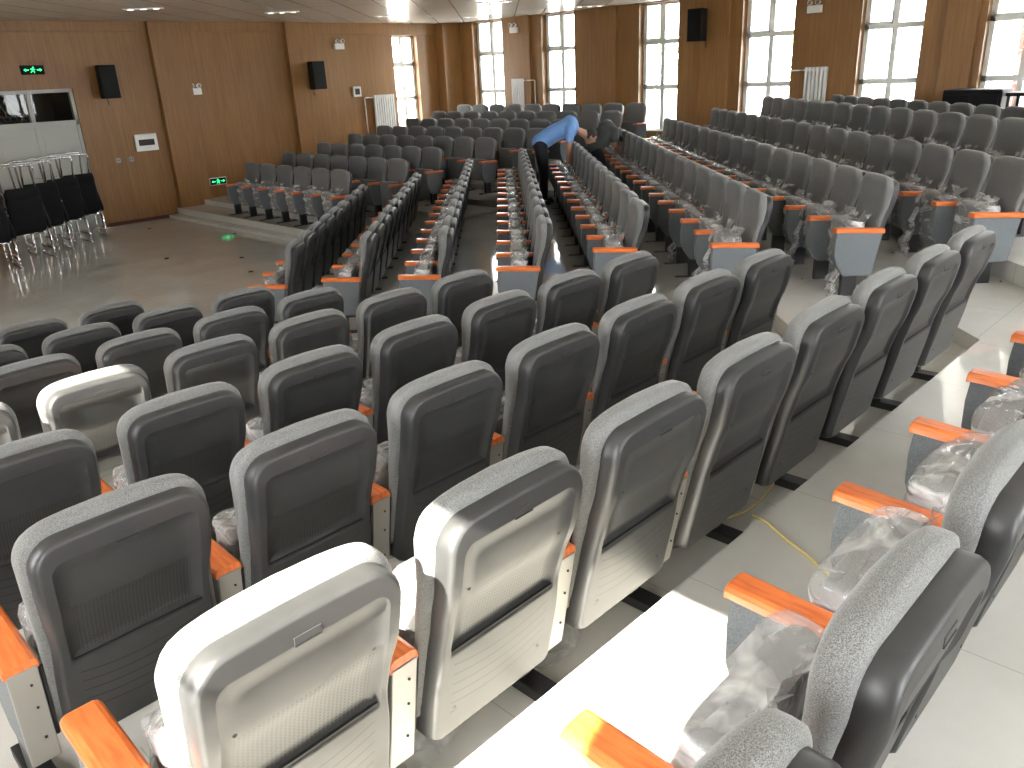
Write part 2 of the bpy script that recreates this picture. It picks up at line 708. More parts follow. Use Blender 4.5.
def tail_mesh():
    """long loose end of a bag hanging to the floor"""
    b = MB().mat('plastic_film')
    rs = []
    for i in range(15):
        t = i/14
        z = 0.54*(1-t)+0.02*t
        w = 0.03+0.10*t*t+0.012*sin(i*1.9)
        x0 = -0.20-0.02*sin(t*3)
        y0 = 0.11+0.10*t+0.015*sin(i*1.3)
        rs.append([(x0+w*(u/8-0.5)*1.4, y0+0.025*sin(u*1.7+i*0.6)*(0.4+t), z+0.006*sin(u*2+i)) for u in range(9)])
    b.rings(rs, cap0=False, cap1=False, closed=False)
    return b.mesh('bag_tail')


def arm_mesh():
    b = MB().mat('arm_wood')
    rs = []
    prof = [(-0.0425, 0.0), (-0.0425, 0.016), (-0.036, 0.026), (-0.026, 0.030), (0.026, 0.030), (0.036, 0.026), (0.0425, 0.016), (0.0425, 0.0), (0.036, -0.004), (-0.036, -0.004)]
    for y, k, dz in ((-0.127, 0.90, 0.0), (-0.125, 0.98, 0.0), (-0.115, 1, 0), (0.0, 1, 0), (0.19, 1, 0), (0.242, 1.0, -0.0005), (0.248, 0.98, -0.003), (0.250, 0.94, -0.006)):
        slope = 0.020*(y-0.25)/0.43
        rs.append([(px*k, y, 0.527 + slope + dz + (pz-0.01)*(k if k < 0.9 else 1) + 0.008) for px, pz in prof])
    b.rings(rs, smooth=False)
    return b.mesh('armrest')


def panel_mesh():
    b = MB().mat('panel_fabric')
    pts = [(0.238, 0.523), (0.246, 0.44), (0.244, 0.34), (0.215, 0.26), (0.165, 0.185), (0.15, 0.175), (-0.05, 0.175), (-0.062, 0.185), (-0.085, 0.33), (-0.115, 0.512)]
    b.prism(pts, 'x', -0.030, 0.030, 0.005)
    return b.mesh('side_panel')


def rearcover_mesh():
    b = MB().mat('panel_metal')
    pts = [(-0.114, 0.512), (-0.084, 0.33), (-0.060, 0.185), (-0.072, 0.182), (-0.098, 0.33), (-0.130, 0.514)]
    b.prism(pts, 'x', -0.036, 0.036, 0.003)
    b.mat('dark_slot')
    for z in (0.46, 0.38, 0.27):
        y = -0.130+(0.508-z)*0.17
        b.disc((0.012, y-0.002, z), 0.0035, 0.004, 'y', 8)
    b.mat('black_metal')
    b.tube([(0.043, -0.115, 0.50), (0.043, -0.095, 0.38), (0.043, -0.070, 0.25)], 0.006, 6)
    return b.mesh('rear_cover')


def post_mesh():
    b = MB().mat('black_metal')
    b.box(-0.024, 0.024, 0.045, 0.165, 0.01, 0.19, 0.004)
    b.box(-0.036, 0.036, -0.092, 0.29, -0.032, 0.012, 0.004)
    b.disc((0.0, -0.06, 0.012), 0.008, 0.008, 'z', 8)
    b.disc((0.0, 0.26, 0.012), 0.008, 0.008, 'z', 8)
    return b.mesh('post')


ME = dict(shell=shell_mesh(), cushion=cushion_mesh(), seat=seat_mesh(), arm=arm_mesh(), panel=panel_mesh(), rc=rearcover_mesh(), post=post_mesh(), tail=tail_mesh())
WR = [seat_mesh('plastic_cover', 'plastic_film', 0.011, s, 1.0) for s in (1, 2, 3)]
ORD = ['first', 'second', 'third', 'fourth', 'fifth', 'sixth', 'seventh', 'eighth', 'ninth', 'tenth', 'eleventh', 'twelfth', 'thirteenth', 'fourteenth', 'fifteenth', 'sixteenth', 'seventeenth', 'eighteenth']

NCH = 0


def chair(pos, rz, label, group, last=False, detail=2, wrap=True, tail=False):
    global NCH
    NCH += 1
    t = empty('auditorium_chair', pos, rz)
    tag(t, label, 'chair', group)
    link('backrest', ME['cushion'], t)
    link('back_shell', ME['shell'], t)
    link('seat', ME['seat'], t)
    if wrap:
        wme = WR[NCH % 3]
        w = link('plastic_cover', wme, t)
        if NCH % 2:
            w.scale = (-1, 1, 1)
        if tail:
            link('bag_tail', ME['tail'], w)
    for sx in ((-1, 1) if last else (-1,)):
        x = 0.28*sx
        link('armrest', ME['arm'], t, (x, 0, 0))
        p = link('side_panel', ME['panel'], t, (x, 0, 0))
        if detail > 1:
            link('rear_cover', ME['rc'], p)
        link('post', ME['post'], t, (x, 0, 0))
    return t


def mp(a, l, z=0.0):
    return Vector(((a-l)/R2, (a+l)/R2, z))


# near block: rows run along +X, chairs face +Y; row 0 is the highest
RT = [0.735, 1.60, 2.415, 3.27, 4.14, 4.97, 5.82, 6.72]
RZ = [0.775, 0.665, 0.555, 0.445, 0.335, 0.225, 0.115, 0.0]
RX = [0.0075, -0.005, -0.025, -0.035, -0.065, -0.105, -0.145, -0.20]
REND = [6, 8, 7, 7, 6, 5, 5, 4]
SUN = {(1, 1), (1, 2), (4, 2)}


def visible(pos, rz):
    c, s_ = cos(rz), sin(rz)
    for lx in (-0.32, 0, 0.28):
        for ly in (-0.28, 0.25):
            for lz in (0.0, 0.55, 0.94):
                q = project((pos[0]+c*lx-s_*ly, pos[1]+s_*lx+c*ly, pos[2]+lz))
                if q and -2 < q[0] < 1026 and -2 < q[1] < 770:
                    return True
    return False


for j in range(8):
    row = ORD[7-j]
    for k in range(1, REND[j]+1):
        pos = (0.56*k + RX[j], RT[j]-0.25, RZ[j])
        if not visible(pos, 0):
            continue
        nth = ORD[REND[j]-k]
        if j == 0:
            label = 'film-wrapped grey chair, %s along the top row beside the open ledge' % ORD[max(k-1, 0)]
        elif (j, k) in SUN:
            label = 'sunlit grey chair seen from behind, %s from aisle end, %s row up, near block' % (nth, row)
        else:
            label = 'grey chair seen from behind, %s from the aisle end, %s row up, near block' % (nth, row)
        chair(pos, 0, label, 'chairs of the near block', last=(k == REND[j]), tail=(j in (1, 2) and k % 3 == 0))

# middle block: rows run along (1,1), chairs face (-1,1)
ML = [2.58, 1.78, 0.98, 0.10, -0.74, -1.62, -2.53, -3.47, -4.33, -5.30]
MZ = [0.104*i for i in range(8)] + [0.90, 0.895]
MA = [7.80, 7.52, 7.03, 6.74, 6.82, 6.30, 6.14, 5.96, 6.84, 8.44]
MN = [9, 10, 12, 13, 12, 15, 16, 17, 15, 11]
MSP = [0.56]*10
MSP[0] = 0.545
MSP[1] = 0.55
for i in range(10):
    for k in range(MN[i]):
        pos = mp(MA[i] + 0.28 + MSP[i]*k, ML[i]-0.25, MZ[i])
        if not visible(pos, pi/4):
            continue
        if i < 8:
            lb = 'grey chair, %s from the near aisle, middle block row %s from the stage floor' % (ORD[k], ORD[i])
        else:
            lb = 'grey chair, %s from the window wall, %s row of the middle block' % (ORD[MN[i]-1-k], 'back' if i == 9 else 'last but one')
        chair(pos, pi/4, lb, 'chairs of the middle block', last=(k == MN[i]-1), detail=1, wrap=True,
              tail=(i in (5, 6, 7) and k in (0, 1, 3)))

# far block: rows run along +Y, chairs face -X
FH = {0: (13.92, 11.14), 1: (14.13, 10.80), 2: (14.28, 10.98), 3: (14.47, 10.58), 4: (14.66, 10.17), 5: (14.76, 10.36), 6: (14.90, 9.88), 7: (15.01, 9.97)}
FN = [6, 7, 7, 8, 9, 9, 10, 10]
FX = lambda j: 7.465 + 0.903*j - 0.42          # armrest tip
FZ = lambda j: 0.17 + 0.0925*j
for j in range(8):
    y1, y0 = FH[j]
    for k in range(FN[j]):
        y = y0 + (y1-y0)*k/(FN[j]-1)
        pos = (FX(j)+0.25, y, FZ(j))
        lb = 'dark grey chair, %s from the inner aisle, far block row %s from the front' % (ORD[k], ORD[j])
        chair(pos, pi/2, lb, 'chairs of the far block', last=(k == FN[j]-1), detail=1, wrap=(j < 1))

# ------------------------------------------------------------------ room shell
XW, YL, ZC = 14.6, 16.2, 3.58
X0, Y0 = -1.2, -1.9
WT = 0.28


def wallseg(b, axis, c0, c1, holes, lo, hi, z0, z1):
    """wall between planes c0..c1 on axis, running lo..hi, with holes (a0,a1,zb,zt)"""
    def bx(a0, a1, za, zb):
        if a1-a0 < 1e-4 or zb-za < 1e-4:
            return
        if axis == 'x':
            b.box(c0, c1, a0, a1, za, zb)
        else:
            b.box(a0, a1, c0, c1, za, zb)
    cur = lo
    for a0, a1, zb, zt in sorted(holes):
        bx(cur, a0, z0, z1)
        bx(a0, a1, z0, zb)
        bx(a0, a1, zt, z1)
        cur = a1
    bx(cur, hi, z0, z1)


# window wall (x = XW)
SILL = 1.12
WIN = [(14.43, 15.44), (12.22, 13.18), (9.56, 10.50), (7.17, 8.18), (4.98, 5.99), (2.98, 4.08), (0.6, 1.7)]
b = MB().mat('wood_wall')
wallseg(b, 'x', XW, XW+WT, [(a, c, SILL, ZC-0.02) for a, c in WIN], Y0-WT, YL+WT, 0, ZC)
struct(b.obj('wall_window_side'))
# left wall (y = YL)
b = MB().mat('wood_wall')
DX0, DX1 = 3.95, 5.46
LW = (12.72, 13.46, 1.12, 3.32)
wallseg(b, 'y', YL, YL+WT, [(3.2, DX1, 0.0, 2.48), LW], X0-WT, XW, 0, ZC)
struct(b.obj('wall_door_side'))
# wall behind the camera (y = Y0): tall windows that let the sun in
BW = [(0.2, 1.3, 1.5, 3.5), (2.3, 3.4, 1.5, 3.5), (4.6, 5.7, 1.5, 3.5), (6.9, 8.0, 1.5, 3.5), (9.2, 10.3, 1.5, 3.5), (11.6, 12.7, 1.5, 3.5)]
SW = [(0.12, 1.06, 1.3, 3.48), (2.84, 3.62, 1.3, 3.36), (7.4, 8.4, 0.9, 2.25), (9.6, 10.4, 0.9, 2.1)]  # stage-side wall; last two openings are unseen, added to brighten the stage floor
b = MB().mat('wood_wall')
wallseg(b, 'y', Y0-WT, Y0, [q for q in BW], X0-WT, XW, 0, ZC)
struct(b.obj('wall_rear'))
b = MB().mat('wood_wall')
wallseg(b, 'x', X0-WT, X0, SW, Y0, YL, 0, ZC)
struct(b.obj('wall_stage_side'))
b = MB().mat('ceiling_panel')
b.box(X0-WT, XW+WT, Y0-WT, YL+WT, ZC, ZC+0.2)
struct(b.obj('ceiling'))
b = MB().mat('floor_tile')
b.box(X0-WT, XW+WT, Y0-WT, YL+WT, -0.2, 0.0)
struct(b.obj('floor'))

# stepped platforms, one solid per tier; near edge R, middle edge M, far edge F
PZ = [0, 0.105, 0.212, 0.318, 0.425, 0.530, 0.640, 0.742, 0.895, 0.93]
Redge = [None] + [RT[8-p]-0.35 for p in range(1, 8)] + [0.50, -0.35]      # tier p front edge in the near block
Medge = [None] + [ML[p-1]-0.36 for p in range(1, 10)]
Fedge = [None, 6.92] + [FX(j-1)+0.40 for j in range(1, 9)]


def inter(yr=None, lat=None, xf=None):
    if yr is not None:
        return (yr-R2*lat, yr)          # y = x + R2*lat
    return (xf, xf+R2*lat)


FZT = [0] + [FZ(p-1) for p in range(1, 9)]
for p in range(1, 9):
    ye, le = Redge[p], Medge[p]
    zlo = PZ[p-1]
    xc, yc = inter(yr=ye, lat=le)
    # middle/near part: everything beyond the two edges, up to the dividing line with the far block
    xf = Fedge[p]
    px, py = inter(xf=xf, lat=le)
    pts = [(X0, Y0), (XW, Y0), (XW, py+0.0), (px, py), (xc, yc), (X0, ye)]
    if p == 8:
        pts = [(X0, Y0), (XW, Y0), (XW, XW+R2*le), (xc, yc), (X0, ye)]
    b = MB().mat('floor_tile')
    b.prism(pts, 'z', 0.0 if p == 1 else zlo-0.02, PZ[p])
    struct(b.obj('floor_step_near'))
    if p < 9:
        b = MB().mat('floor_tile')
        if p == 8:
            px, py = XW-1.6, XW-1.6+R2*le
        pz = FZT[p]
        b.prism([(xf, py), (XW, py), (XW, YL), (xf, YL)], 'z', -0.01, pz)
        struct(b.obj('floor_step_far'))
# low kerb tread in front of the far block
b = MB().mat('floor_tile')
b.prism([(6.72, 9.6), (6.93, 9.6), (6.93, YL), (6.72, YL)], 'z', 0.0, 0.055)
struct(b.obj('floor_step_far'))


# pilasters, frieze, skirting
def trim(name, *boxes, mat='wood_wall', bev=0.004):
    b = MB().mat(mat)
    for q in boxes:
        b.box(*q, bev, 1)
    return struct(b.obj(name))


trim('trim_1', (6.96, 7.62, YL-0.13, YL+0.01, 0, ZC))
trim('trim_2', (9.84, 10.42, YL-0.13, YL+0.01, 0, ZC))
trim('trim_3', (X0, 6.96, YL-0.035, YL+0.01, ZC-0.17, ZC))
trim('trim_4', (7.62, 9.84, YL-0.035, YL+0.01, ZC-0.17, ZC))
trim('trim_5', (10.42, XW, YL-0.035, YL+0.01, ZC-0.24, ZC))
trim('trim_6', (14.05, XW+0.01, YL-0.30, YL+0.01, 0.3, ZC))
n = 7
for yy, w in ((13.62, 0.24), (11.30, 0.5), (8.72, 0.62), (6.45, 0.0), (4.42, 0.46)):
    if w:
        trim('trim_%d' % n, (XW-0.07, XW+0.01, yy-w/2, yy+w/2, 0.5, ZC))
        n += 1
trim('baseboard_door_side', (5.56, 6.95, YL-0.025, YL+0.01, 0, 0.07), (6.95, 7.63, YL-0.155, YL-0.12, 0, 0.10), (X0, 3.1, YL-0.025, YL+0.01, 0, 0.07), mat='baseboard')
trim('baseboard_far_side', (7.63, 8.4, YL-0.025, YL+0.01, 0.1, 0.20), (8.4, 9.83, YL-0.025, YL+0.01, 0.2, 0.36), (9.83, 10.43, YL-0.155, YL-0.12, 0.25, 0.5), mat='baseboard')


# windows
def window(name, axis, c, a0, a1, zs, sign, mid=True, sashes=True):
    """frame in plane axis=c, running a0..a1; zs = sill, rails..., head"""
    w = empty(name, ((c, (a0+a1)/2, zs[0]) if axis == 'x' else ((a0+a1)/2, c, zs[0])))
    struct(w)
    L = (a1-a0)/2
    H = zs[-1]-zs[0]

    def bx(b, u0, u1, d0, d1, z0, z1, bev=0.004):
        if axis == 'x':
            b.box(d0, d1, u0, u1, z0, z1, bev, 1)
        else:
            b.box(u0, u1, d0, d1, z0, z1, bev, 1)
    f = MB().mat('window_frame')
    bx(f, -L, -L+0.075, -0.035, 0.035, 0, H)
    bx(f, L-0.075, L, -0.035, 0.035, 0, H)
    if mid:
        bx(f, -0.045, 0.045, -0.034, 0.034, 0, H)
    for z in zs:
        h = z-zs[0]
        bx(f, -L, L, -0.035, 0.035, max(h-0.045, 0), min(h+0.045, H))
    # opening sash of the top light
    if sashes:
        z0 = zs[-2]-zs[0]+0.03
        for (u0, u1) in ((0.03, L-0.05) if axis == 'x' else (-L+0.05, -0.03),):
            bx(f, u0, u0+0.04, -0.05, 0.0, z0, H)
            bx(f, u1-0.04, u1, -0.05, 0.0, z0, H)
            bx(f, u0, u1, -0.05, 0.0, z0, z0+0.04)
    f.obj('window_frame', w)
    g = MB().mat('window_glass')
    if axis == 'x':
        vs = [g.bm.verts.new(v) for v in ((0, -L, 0), (0, L, 0), (0, L, H), (0, -L, H))]
    else:
        vs = [g.bm.verts.new(v) for v in ((-L, 0, 0), (L, 0, 0), (L, 0, H), (-L, 0, H))]
    g.face(vs)
    g.obj('pane', w)
    r = MB().mat('chrome')
    for q in (0.42, 0.78, 1.25, 1.62):
        if q < H-0.2:
            d = 0.06*sign
            if axis == 'x':
                r.tube([(d, -L, q), (d, L, q)], 0.006, 6)
            else:
                r.tube([(-L, d, q), (L, d, q)], 0.006, 6)
    r.obj('guard_rail', w)
    s_ = MB().mat('white_enamel')
    if axis == 'x':
        s_.box(-WT*0.6 if sign > 0 else 0, 0.0 if sign > 0 else WT*0.6, -L, L, -0.0, 0.02)
    else:
        s_.box(-L, L, -WT*0.6 if sign > 0 else 0, 0.0 if sign > 0 else WT*0.6, 0.0, 0.02)
    s_.obj('window_sill', w)
    return w


n = 1
for a0, a1 in WIN:
    window('window_%d' % n, 'x', XW+0.20, a0, a1, [SILL, 1.98, 2.84, ZC-0.02], 1)
    n += 1
window('window_%d' % n, 'y', YL+0.18, LW[0], LW[1], [1.12, 1.92, 2.68, 3.32], 1)
n += 1
for a0, a1, zb_, zt_ in BW:
    window('window_%d' % n, 'y', Y0-0.20, a0, a1, [zb_, zt_], -1, sashes=False)
    n += 1

for a0, a1, zb_, zt_ in SW:
    window('window_%d' % n, 'x', X0-0.16, a0, a1, [zb_, zt_], -1, mid=False, sashes=False)
    n += 1
# daylight portals (sampling hints only)
for (cx_, cy_, sx, sz, rot) in [(XW+0.27, (a+c)/2, c-a, ZC-SILL, 'x') for a, c in WIN] + [((a+c)/2, Y0-0.27, c-a, (zb_, zt_), 'y') for a, c, zb_, zt_ in BW] + [(X0-0.27, (a+c)/2, c-a, (zb_, zt_), 'w') for a, c, zb_, zt_ in SW]:
    ld = bpy.data.lights.new('daylight_portal', 'AREA')
    ld.shape = 'RECTANGLE'
    zz = (ZC-sz/2) if rot == 'x' else (sz[0]+sz[1])/2
    ld.size = sx
    ld.size_y = sz if rot == 'x' else sz[1]-sz[0]
    ld.cycles.is_portal = True
    lo = bpy.data.objects.new('daylight_portal', ld)
    COL.objects.link(lo)
    if rot == 'x':
        lo.location = (cx_, cy_, zz)
        lo.rotation_euler = (pi/2, 0, pi/2)      # emits towards -X
    elif rot == 'w':
        lo.location = (cx_, cy_, zz)
        lo.rotation_euler = (pi/2, 0, -pi/2)     # emits towards +X
    else:
        lo.location = (cx_, cy_, zz)
        lo.rotation_euler = (pi/2, 0, pi)        # emits towards +Y

# ------------------------------------------------------------------ door with transom
d = empty('door_1', ((DX0+DX1)/2, YL+0.08, 0))
struct(d)
W2 = (DX1-DX0)/2
b = MB().mat('door_paint')
b.box(-W2-0.0, -W2+0.06, -0.05, 0.05, 0, 2.48, 0.004, 1)
b.box(W2-0.06, W2, -0.05, 0.05, 0, 2.48, 0.004, 1)
b.box(-W2-0.75, W2, -0.05, 0.05, 2.42, 2.48, 0.004, 1)
b.box(-W2-0.75, W2, -0.05, 0.05, 1.86, 1.95, 0.004, 1)
b.box(-0.02, 0.05, -0.04, 0.05, 1.94, 2.43, 0.004, 1)
b.obj('door_frame', d)
for s_ in (-1, 1):
    b = MB().mat('door_paint')
    x0, x1 = (-W2+0.06, -0.003) if s_ < 0 else (0.003, W2-0.06)
    b.box(x0, x1, -0.03, 0.02, 0.01, 1.86, 0.003, 1)
    b.box(x0+0.10, x1-0.10, -0.036, -0.02, 1.0, 1.72, 0.004, 1)
    b.box(x0+0.10, x1-0.10, -0.036, -0.02, 0.15, 0.85, 0.004, 1)
    leaf = b.obj('door_leaf', d)
    b = MB().mat('chrome')
    b.tube([(-s_*0.0+s_*0.07, -0.04, 1.02), (s_*0.07, -0.08, 1.02), (s_*0.19, -0.08, 1.02)], 0.01, 6)
    b.obj('door_handle', leaf)
b = MB().mat('window_glass')
vs = [b.bm.verts.new(v) for v in ((-W2-0.75, 0.0, 1.95), (W2-0.06, 0.0, 1.95), (W2-0.06, 0.0, 2.42), (-W2-0.75, 0.0, 2.42))]
b.face(vs)
b.obj('pane', d)
b = MB().mat('wood_wall')
b.box(-W2-0.75, -W2, -0.06, 0.10, 0, 1.86)
b.obj('side_infill', d)
# dark corridor behind the transom with its lattice screen
b = MB().mat('grille_dark')
b.box(3.1, DX1+0.1, YL+1.6, YL+1.7, 0, 2.9)
b.box(3.1, DX1+0.1, YL+WT, YL+1.7, 2.8, 2.9)
b.box(3.0, 3.1, YL+WT, YL+1.7, 0, 2.9)
b.box(DX1+0.1, DX1+0.2, YL+WT, YL+1.7, 0, 2.9)
b.box(3.1, DX1+0.1, YL+WT, YL+1.7, -0.1, 0.0)
struct(b.obj('wall_corridor'))
b = MB().mat('lattice_steel')
for i in range(17):
    x = -0.80+i*0.10
    if x < 0.75:
        b.tube([(x, 0.10, 0), (x+0.10, 0.10, 0.14), (x+0.05, 0.10, 0.30), (x-0.08, 0.10, 0.44)], 0.007, 5)
        b.tube([(x, 0.12, 0), (x-0.10, 0.12, 0.14), (x-0.04, 0.12, 0.30), (x+0.10, 0.12, 0.44)], 0.007, 5)
b.tube([(-0.8, 0.11, 0.10), (0.85, 0.11, 0.10)], 0.008, 5)
o = b.obj('lattice_screen', None, (3.95, YL+0.06, 1.96))
tag(o, 'metal lattice screen of crossing curved bars behind the door transom glass', 'grille')
o['category'] = 'grille'


# ------------------------------------------------------------------ wall fittings
def speaker(loc, rz, label, bracket=True):
    t = empty('wall_speaker', loc, rz)          # faces -Y locally
    tag(t, label, 'speaker', 'black wall loudspeakers')
    b = MB().mat('black_plastic')
    b.prism([(-0.16, -0.28), (0.16, -0.28), (0.10, 0.0), (-0.10, 0.0)], 'z', -0.28, 0.28, 0.012)
    b.obj('cabinet', t)
    b = MB().mat('black_plastic')
    b.box(-0.14, 0.14, -0.290, -0.279, -0.25, 0.25, 0.006, 1)
    b.obj('speaker_grille', t)
    b = MB().mat('black_metal')
    b.box(-0.03, 0.03, 0.0, 0.09, -0.05, 0.05, 0.004, 1)
    b.tube([(0.0, 0.05, -0.05), (0.03, 0.07, -0.22), (0.05, 0.08, -0.40)], 0.006, 6)
    b.obj('wall_bracket', t)
    return t


speaker((5.98, YL-0.09, 2.56), 0.0, 'black wall loudspeaker high beside the door, left of the distribution box')
speaker((10.30, YL-0.22, 2.52), 0.0, 'black wall loudspeaker on the second wood pilaster above the far block')
speaker((XW-0.16, 8.93, 3.07), -pi/2, 'black wall loudspeaker on the pier between two windows')


def exit_sign(loc, label, flip=1, case='white_enamel'):
    t = empty('exit_sign', loc)
    tag(t, label, 'exit sign', 'green running-man exit signs')
    b = MB().mat(case)
    b.box(-0.185, 0.185, -0.03, 0.0, -0.075, 0.075, 0.006, 1)
    b.obj('sign_case', t)
    b = MB().mat('black_plastic')
    b.box(-0.17, 0.17, -0.034, -0.028, -0.062, 0.062)
    b.obj('sign_face', t)
    b = MB().mat('exit_green')
    y0, y1 = -0.038, -0.033
    # running figure in the middle
    b.disc((0.012*flip, y0, 0.040), 0.012, 0.005, 'y', 10)
    b.prism([(-0.012, 0.028), (0.014, 0.028), (0.008, -0.010), (-0.016, -0.010)], 'y', y0, y1)
    b.prism([(-0.016, -0.008), (0.002, -0.008), (-0.014, -0.028), (-0.038, -0.045), (-0.044, -0.036), (-0.024, -0.024)], 'y', y0, y1)
    b.prism([(-0.006, -0.008), (0.010, -0.008), (0.026, -0.024), (0.020, -0.050), (0.010, -0.050), (0.014, -0.028)], 'y', y0, y1)
    b.prism([(0.010, 0.026), (0.030, 0.008), (0.042, 0.012), (0.040, 0.004), (0.028, -0.001), (0.008, 0.014)], 'y', y0, y1)
    b.prism([(-0.010, 0.026), (-0.034, 0.020), (-0.040, 0.004), (-0.032, 0.004), (-0.026, 0.013), (-0.010, 0.014)], 'y', y0, y1)
    # arrows on both sides
    for s in (-1, 1):
        b.prism([(s*0.065, 0.008), (s*0.11, 0.008), (s*0.11, 0.026), (s*0.145, 0.0), (s*0.11, -0.026), (s*0.11, -0.008), (s*0.065, -0.008)], 'y', y0, y1)
    b.obj('pictogram', t)
    return t


exit_sign((4.88, YL-0.001, 2.80), 'green lit exit sign above the grey double door', 1, 'black_plastic')
exit_sign((7.86, YL-0.001, 0.575), 'green lit exit sign low on the wood wall by the step', -1)


def emergency(loc, rz, label):
    t = empty('emergency_light', loc, rz)
    tag(t, label, 'emergency light', 'twin-head emergency lights')
    b = MB().mat('white_enamel')
    b.box(-0.13, 0.13, -0.06, 0.0, -0.09, 0.03, 0.008, 1)
    b.obj('battery_case', t)
    for s in (-1, 1):
        b = MB().mat('white_enamel')
        b.disc((s*0.07, -0.10, 0.075), 0.045, 0.06, 'y', 14, 0.03)
        h = b.obj('lamp_head', t)
        b = MB().mat('chrome')
        b.disc((s*0.07, -0.104, 0.075), 0.036, 0.006, 'y', 14)
        b.obj('reflector', h)
    return t


emergency((7.70, YL-0.001, 2.35), 0, 'twin-head emergency light beside the first wood pilaster')
emergency((11.2, YL-0.001, 3.13), 0, 'twin-head emergency light high on the wall above the thermostat box')
emergency((XW-0.001, 14.0, 3.33), -pi/2, 'twin-head emergency light by the window wall corner')
emergency((XW-0.001, 6.80, 3.21), -pi/2, 'twin-head emergency light above the radiator on the window wall')

t = empty('distribution_box', (6.56, YL-0.001, 1.46))
tag(t, 'white electrical distribution box with dark window on the wood wall', 'electrical box')
b = MB().mat('white_enamel')
b.box(-0.21, 0.21, -0.04, 0.0, -0.155, 0.155, 0.006, 1)
b.obj('box_case', t)
b = MB().mat('grille_dark')
b.box(-0.15, 0.15, -0.046, -0.038, -0.055, 0.055, 0.003, 1)
b.obj('box_cover', t)
for x, lab in ((5.98, 'small steel wall socket under the loudspeaker, nearer the door'), (6.22, 'small steel wall socket beside the distribution box')):
    b = MB().mat('panel_metal')
    b.box(-0.043, 0.043, -0.008, 0.0, -0.043, 0.043, 0.004, 1)
    b.mat('dark_slot').box(-0.02, -0.012, -0.010, -0.006, -0.01, 0.015).box(0.012, 0.02, -0.010, -0.006, -0.01, 0.015)
    tag(b.obj('wall_socket', None, (x, YL-0.001, 1.18)), lab, 'socket', 'steel wall sockets')
t = empty('thermostat_box', (11.56, YL-0.001, 2.14))
tag(t, 'small white control box with dark glass beside the radiator', 'control box')
b = MB().mat('white_enamel')
b.box(-0.11, 0.11, -0.04, 0.0, -0.11, 0.11, 0.006, 1)
b.obj('box_case', t)
b = MB().mat('grille_dark')
b.box(-0.065, 0.065, -0.046, -0.038, -0.065, 0.065, 0.003, 1)
b.disc((0, -0.05, 0), 0.02, 0.006, 'y', 12)
b.obj('box_cover', t)


def radiator(loc, rz, wid, hgt, nf, label, pipe=1, pipelen=0.3, drop=1.2):
    t = empty('radiator', loc, rz)
    tag(t, label, 'radiator', 'white column radiators')
    b = MB().mat('white_enamel')
    for i in range(nf):
        x = -wid/2 + wid*(i+0.5)/nf
        b.box(x-wid/nf*0.32, x+wid/nf*0.32, -0.10, -0.03, 0.0, hgt, 0.008, 2)
    b.box(-wid/2, wid/2, -0.08, -0.05, hgt-0.07, hgt-0.02, 0.004, 1)
    b.box(-wid/2, wid/2, -0.08, -0.05, 0.02, 0.07, 0.004, 1)
    b.obj('radiator_columns', t)
    b = MB().mat('white_enamel')
    s = pipe
    b.tube([(s*wid/2, -0.065, hgt-0.045), (s*(wid/2+pipelen), -0.065, hgt-0.045), (s*(wid/2+pipelen), -0.03, hgt-0.06), (s*(wid/2+pipelen), -0.03, hgt-drop)], 0.013, 8)
    b.obj('pipe', t)
    b = MB().mat('chrome')
    b.tube([(s*(wid/2+0.03), -0.065, hgt-0.045), (s*(wid/2+0.09), -0.065, hgt-0.045)], 0.02, 8)
    b.obj('valve', t)
    return t


radiator((12.27, YL, 1.06), 0, 0.60, 0.98, 9, 'white column radiator beside the slim window of the door wall', -1, 0.22)
radiator((XW, 13.90, 1.20), -pi/2, 0.40, 1.05, 6, 'white column radiator between the two farthest windows', 1, 0.3)
radiator((XW, 6.66, 1.20), -pi/2, 0.42, 1.05, 6, 'white column radiator under the emergency light on the window wall', -1, 0.30, 0.06)

# ceiling fittings: groups of three round downlights in a slim tray
for i, (x, y) in enumerate(((5.9, 13.65), (8.45, 13.83), (11.1, 14.15), (11.15, 11.15), (13.45, 14.05), (14.0, 11.3), (3.3, 13.5))):
    t = empty('ceiling_downlight', (x, y, ZC), -pi/4)
    lab = ['flush triple ceiling downlight above the loudspeaker by the door', 'flush triple ceiling downlight between the two wood pilasters', 'flush triple ceiling downlight near the slim window',
           'flush triple ceiling downlight in the top edge over the far block', 'flush triple ceiling downlight beside the corner window head', 'flush triple ceiling downlight close to the third window head', 'flush triple ceiling downlight above the stacked black chairs'][i]
    tag(t, lab, 'ceiling light', 'triple ceiling downlights')
    b = MB().mat('white_enamel')
    b.box(-0.30, 0.30, -0.07, 0.07, -0.012, 0.0, 0.003, 1)
    b.obj('light_tray', t)
    for k in (-0.2, 0, 0.2):
        b = MB().mat('lamp_glow')
        b.disc((k, 0, -0.018), 0.045, 0.008, 'z', 16)
        b.obj('lamp', t)

